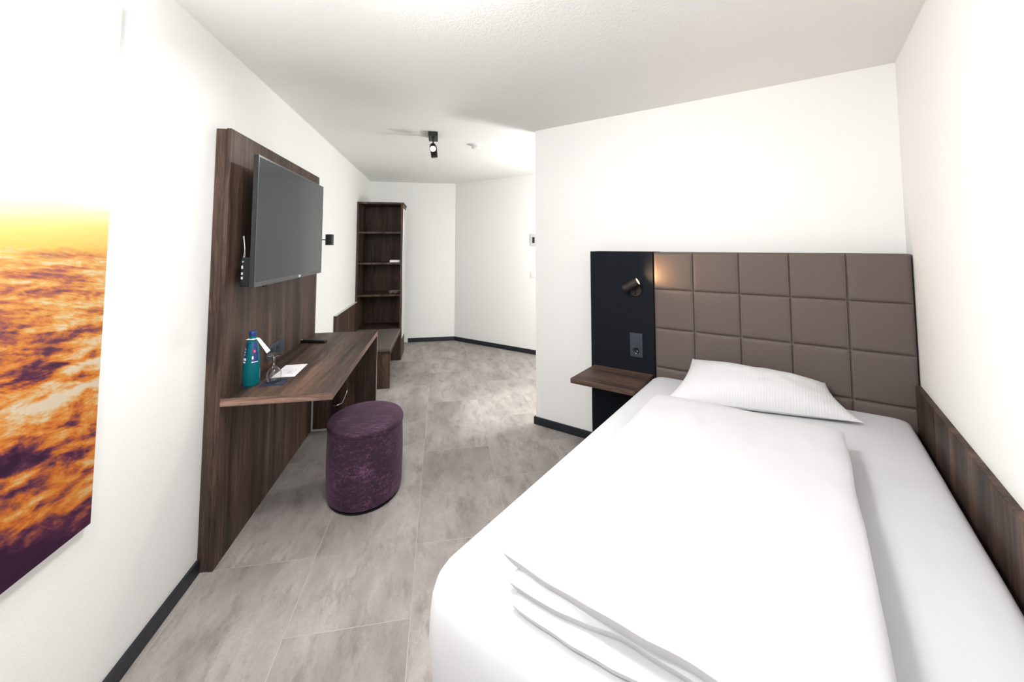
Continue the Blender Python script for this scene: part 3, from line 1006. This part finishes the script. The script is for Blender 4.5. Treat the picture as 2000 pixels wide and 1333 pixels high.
for z_ in ZS[1:-1]:
    for dz in (-0.007, ):
        for k in range(200):
            a_ = H1 + 0.004 + k * (H2 - H1 - 0.006) / 200
            bb = HB - 0.0062
            box(bm, a_, a_ + 0.0042, -bb - 0.0012, -bb + 0.002, z_ + dz - 0.0007, z_ + dz + 0.0007)
obj('seam_stitching', bm, M['thread'], hb)

sh = thing('bedside_shelf', 'short walnut shelf on the black panel beside the bed', 'shelf', WL(0.598, HB, 0.609), PHI)
obj('shelf_board', B(0, 0.41, -(0.5366 - HB), 0.0, -0.030, 0, 0.0012, 1), M['woodx'], sh)

# reading lamp
rl = thing('reading_lamp', 'small bronze black reading lamp tilted upward on the black headboard panel', 'lamp', WL(0.905, HB, 1.145), PHI)
obj('lamp_rosette', lathe(bmesh.new(), [(0, 0.0005), (0.040, 0.0005), (0.040, 0.008), (0.037, 0.011), (0, 0.011)], 48, Matrix.Rotation(math.pi / 2, 4, 'X')), M['lamp_bronze'], rl, smooth=True)
obj('rocker_switch', B(-0.006, 0.004, -0.016, -0.010, -0.026, -0.008, 0.001, 1), M['black'], rl)
dirl = Vector((0.86, 0.05, 0.50)).normalized()
q = Matrix.Translation((-0.012, -0.062, 0.040)) @ dirl.to_track_quat('Z', 'Y').to_matrix().to_4x4()
hd = obj('lamp_head', lathe(bmesh.new(), [(0, -0.055), (0.024, -0.055), (0.0265, -0.052), (0.0265, 0.055), (0.0235, 0.055), (0.0225, 0.046), (0, 0.045)], 48, q), M['lamp_bronze'], rl, smooth=True)
obj('lens', lathe(bmesh.new(), [(0, 0.0475), (0.0225, 0.0475), (0.0225, 0.0515), (0, 0.053)], 32, q), M['bulb2'], hd, smooth=True)
obj('lamp_arm', tube(bmesh.new(), [(0, -0.010, 0.004), (-0.003, -0.025, 0.010), (-0.008, -0.042, 0.026)], 0.007, 12), M['lamp_bronze'], rl, smooth=True)
pos = WL(0.905 - 0.012 + dirl.x * 0.066, HB + 0.062, 1.145 + 0.040 + dirl.z * 0.066)
aimp = WL(1.60, HB + 0.05, 1.60)
light('reading_lamp_light', 'SPOT', pos, 7.0, (1.0, 0.60, 0.28), 0.02, aim=aimp, spot=2.3, blend=1.0)

# switch and socket plate
sp_ = thing('switch_socket_plate', 'grey blue light switch and socket plate on the black headboard panel', 'socket', WL(0.902, HB, 0.785), PHI)
obj('plate_frame', B(-0.042, 0.042, -0.009, 0, -0.078, 0.078, 0.002), M['socket'], sp_)
obj('rocker', B(-0.028, 0.028, -0.012, -0.008, 0.008, 0.064, 0.002), M['socket'], sp_)
f = obj('socket_insert', B(-0.028, 0.028, -0.011, -0.008, -0.064, -0.008, 0.002), M['socket'], sp_)
obj('socket_recess', lathe(bmesh.new(), [(0.0, 0.0113), (0.0185, 0.0113), (0.0205, 0.0128), (0.0215, 0.0110)], 32, Matrix.Translation((0, 0, -0.036)) @ Matrix.Rotation(math.pi / 2, 4, 'X')), M['hole'], f, smooth=True)
bm = bmesh.new()
for dx, dz in ((0.009, -0.036), (0.0, -0.053)):
    lathe(bm, [(0, 0.012), (0.0028, 0.012), (0.0028, 0.0135), (0, 0.014)], 12, Matrix.Translation((dx, 0, dz)) @ Matrix.Rotation(math.pi / 2, 4, 'X'))
obj('socket_contact', bm, M['steel'], f, smooth=True)

# side board along the right wall
tag(obj('bed_side_board', wlbox(bmesh.new(), UL - 0.023, UL, HB - 0.012, 2.30, 0.0, 0.775, 0.0015, 1), M['woodz'], loc=WO, rotz=PHI),
    'long low walnut board lining the right wall beside the bed', 'board')

# ------------------------------------------------------------------ bed
BA0, BA1, BB0, BB1, MZ = 1.005, 2.235, HB + 0.002, 2.165, 0.620
bed = thing('bed', 'single bed with a tight white fitted sheet standing against the padded headboard', 'bed', WL(0, 0), PHI)
for a_, b_ in ((BA0 + 0.16, BB0 + 0.2), (BA1 - 0.16, BB0 + 0.2), (BA0 + 0.16, BB1 - 0.16), (BA1 - 0.16, BB1 - 0.16)):
    obj('leg', cyl(bmesh.new(), (a_, -b_, 0.0), (a_, -b_, 0.12), 0.022, 0.028, 24), M['black'], bed, smooth=True)
obj('bed_base', wlbox(bmesh.new(), BA0 + 0.045, BA1 - 0.02, BB0, BB1 - 0.045, 0.12, 0.335, 0.012, 3), M['black_panel'], bed)


def mattress():
    bm = bmesh.new()
    bmesh.ops.create_grid(bm, x_segments=1, y_segments=1, size=0.5)
    bm.clear()
    # rounded slab: rings of a rounded-rectangle outline at several heights
    def outline(inset, rc, n=10):
        pts = []
        a0, a1, b0, b1 = BA0 + inset, BA1 - inset * 0.5, BB0 + (inset * 0.6), BB1 - inset
        cs = [(a1, b1, 0, rc), (a0, b1, 1, rc), (a0, b0, 2, 0.05), (a1, b0, 3, 0.05)]
        for ca, cb, qd, r in cs:
            r = max(0.01, r)
            cx_ = ca - r if qd in (0, 3) else ca + r
            cy_ = cb - r if qd in (0, 1) else cb + r
            for i in range(n + 1):
                t = math.pi / 2 * (qd + i / n)
                pts.append((cx_ + r * math.cos(t), cy_ + r * math.sin(t)))
        # straight runs subdivided
        out = []
        for i, p in enumerate(pts):
            q_ = pts[(i + 1) % len(pts)]
            L = math.hypot(q_[0] - p[0], q_[1] - p[1])
            k = 40 if L > 0.5 else 1
            for j in range(k):
                out.append((p[0] + (q_[0] - p[0]) * j / k, p[1] + (q_[1] - p[1]) * j / k))
        return out
    prof_ = [(0.06, 0.300), (0.018, 0.318), (0.004, 0.35), (0.0, 0.40), (-0.006, 0.46), (-0.004, 0.52), (0.0, 0.555), (0.008, 0.582), (0.020, 0.600), (0.038, 0.6125), (0.062, 0.6185), (0.10, 0.6205)]
    rings = []
    for inset, z_ in prof_:
        ol = outline(inset, 0.115 - min(inset, 0.1) * 0.6)
        ring_ = []
        for a_, b_ in ol:
            nz = mnoise.noise(Vector((a_ * 7, b_ * 7, z_ * 3)))
            wv = mnoise.noise(Vector((a_ * 16 + z_ * 5, b_ * 16, z_ * 7)))
            k = 0.003 if z_ < 0.6 else 0.0008
            ring_.append(bm.verts.new((a_ + nz * k, -(b_ + wv * k), z_ + nz * 0.001)))
        rings.append(ring_)
    for r0, r1 in zip(rings, rings[1:]):
        n = len(r0)
        for i in range(n):
            j = (i + 1) % n
            bm.faces.new((r0[i], r0[j], r1[j], r1[i]))
    bm.faces.new(rings[-1])
    bm.faces.new(list(reversed(rings[0])))
    return bm


obj('fitted_sheet', mattress(), M['sheet'], bed, smooth=True, label='white sheet stretched over the mattress')


# duvet: three folded layers, closed rounded slabs in one mesh
def slab(bm, a0, a1, b0, foot, z0, z1, r_side, r_foot, r_head, amp, seed, sag=0.0, nu=64, nv=96):
    """foot(t) gives the b of the foot edge at t = 0 (left) .. 1 (right)"""
    def prof_round(x, L, r0, r1):
        if x < r0:
            return math.sqrt(max(0, 1 - ((r0 - x) / r0) ** 2))
        if L - x < r1:
            return math.sqrt(max(0, 1 - ((r1 - (L - x)) / r1) ** 2))
        return 1.0

    def warp(t):
        return 0.5 - 0.5 * math.cos(math.pi * t)
    tops, bots = [], []
    zm = (z0 + z1) / 2
    for i in range(nu + 1):
        ta = 0.5 * warp(i / nu) + 0.5 * (i / nu)
        if i in (0, nu):
            ta = i / nu
        rt_, rb_ = [], []
        for j in range(nv + 1):
            tb = 0.5 * warp(j / nv) + 0.5 * (j / nv)
            bf = foot(ta) + 0.006 * mnoise.noise(Vector((ta * 9, seed, 0)))
            a_ = a0 + (a1 - a0) * ta + 0.004 * mnoise.noise(Vector((seed, tb * 7, ta)))
            b_ = b0 + (bf - b0) * tb
            h = prof_round(ta * (a1 - a0), a1 - a0, r_side, r_side) * prof_round(tb * (bf - b0), bf - b0, r_head, r_foot)
            nz = amp * (mnoise.noise(Vector((a_ * 5, b_ * 3.2, seed))) + 0.45 * mnoise.noise(Vector((a_ * 14, b_ * 7, seed + 5))))
            zt = zm + (z1 - zm + nz - sag * (1 - math.sin(math.pi * min(1, max(0, ta))) ** 0.4)) * h
            zb = zm - (zm - z0) * h
            rt_.append(bm.verts.new((a_, -b_, zt)))
            rb_.append(bm.verts.new((a_, -b_, zb)))
        tops.append(rt_)
        bots.append(rb_)
    for g_, flip in ((tops, False), (bots, True)):
        for i in range(nu):
            for j in range(nv):
                f_ = (g_[i][j], g_[i + 1][j], g_[i + 1][j + 1], g_[i][j + 1])
                bm.faces.new(tuple(reversed(f_)) if flip else f_)
    per = [(i, 0) for i in range(nu)] + [(nu, j) for j in range(nv)] + [(i, nv) for i in range(nu, 0, -1)] + [(0, j) for j in range(nv, 0, -1)]
    for k in range(len(per)):
        p_, q_ = per[k], per[(k + 1) % len(per)]
        try:
            bm.faces.new((tops[p_[0]][p_[1]], tops[q_[0]][q_[1]], bots[q_[0]][q_[1]], bots[p_[0]][p_[1]]))
        except ValueError:
            pass


bm = bmesh.new()
slab(bm, 1.268, 1.930, 0.80, lambda t: 2.112 + 0.010 * math.sin(t * 7), 0.6215, 0.654, 0.025, 0.016, 0.05, 0.001, 3.1)
slab(bm, 1.252, 1.935, 0.82, lambda t: 2.102 - 0.030 * t + 0.008 * math.sin(t * 12), 0.648, 0.694, 0.04, 0.022, 0.06, 0.003, 8.4)
slab(bm, 1.215, 1.946, 0.80, lambda t: 2.075 + 0.035 * min(1, t * 2) + 0.008 * math.sin(t * 9), 0.682, 0.738, 0.075, 0.022, 0.13, 0.009, 1.7, sag=0.014)
tag(obj('duvet', bm, M['linen'], loc=WO, rotz=PHI, smooth=True), 'white duvet folded lengthwise in thick layers down the middle of the bed', 'duvet')


# pillow
def pillow():
    bm = bmesh.new()
    FL, FR = Vector((1.215, 0.665, 0.640)), Vector((2.035, 0.430, 0.640))
    BLc, BR = Vector((1.265, 0.235, 0.765)), Vector((1.905, 0.215, 0.735))
    nu, nv = 60, 44

    def mid(s, t):
        # edges bow inwards between the corners
        ins = 0.035
        s2 = s + (0.5 - s) * ins * 4 * t * (1 - t) * 2
        t2 = t + (0.5 - t) * ins * 4 * s * (1 - s) * 2
        p = (FL * (1 - s2) + FR * s2) * (1 - t2) + (BLc * (1 - s2) + BR * s2) * t2
        return p
    tops, bots = [], []
    for i in range(nu + 1):
        s = i / nu
        a_, c_ = [], []
        for j in range(nv + 1):
            t = j / nv
            p = mid(s, t)
            e = (1 - abs(2 * s - 1) ** 2.4) ** 0.62 * (1 - abs(2 * t - 1) ** 2.2) ** 0.62
            wr = mnoise.noise(Vector((s * 4, t * 3, 2.2))) * 0.010 + mnoise.noise(Vector((s * 11, t * 6, 4.2))) * 0.004
            up_ = 0.085 * e + wr * e
            dn = 0.055 * e
            q1 = p + Vector((0, 0.25, 1)).normalized() * up_
            q2 = p - Vector((0, 0.1, 1)).normalized() * dn
            q2.z = max(q2.z, 0.6225)
            q1.z = max(q1.z, 0.624)
            q1.y = max(q1.y, HB + 0.006)
            q2.y = max(q2.y, HB + 0.006)
            a_.append(bm.verts.new((q1.x, -q1.y, q1.z)))
            c_.append(bm.verts.new((q2.x, -q2.y, q2.z - 0.0008)))
        tops.append(a_)
        bots.append(c_)
    for g_, flip in ((tops, False), (bots, True)):
        for i in range(nu):
            for j in range(nv):
                f_ = (g_[i][j], g_[i + 1][j], g_[i + 1][j + 1], g_[i][j + 1])
                bm.faces.new(tuple(reversed(f_)) if flip else f_)
    per = [(i, 0) for i in range(nu)] + [(nu, j) for j in range(nv)] + [(i, nv) for i in range(nu, 0, -1)] + [(0, j) for j in range(nv, 0, -1)]
    for k in range(len(per)):
        p_, q_ = per[k], per[(k + 1) % len(per)]
        bm.faces.new((tops[p_[0]][p_[1]], tops[q_[0]][q_[1]], bots[q_[0]][q_[1]], bots[p_[0]][p_[1]]))
    return bm


tag(obj('pillow', pillow(), M['pillow'], loc=WO, rotz=PHI, smooth=True), 'plump white striped pillow leaning on the padded headboard', 'pillow')
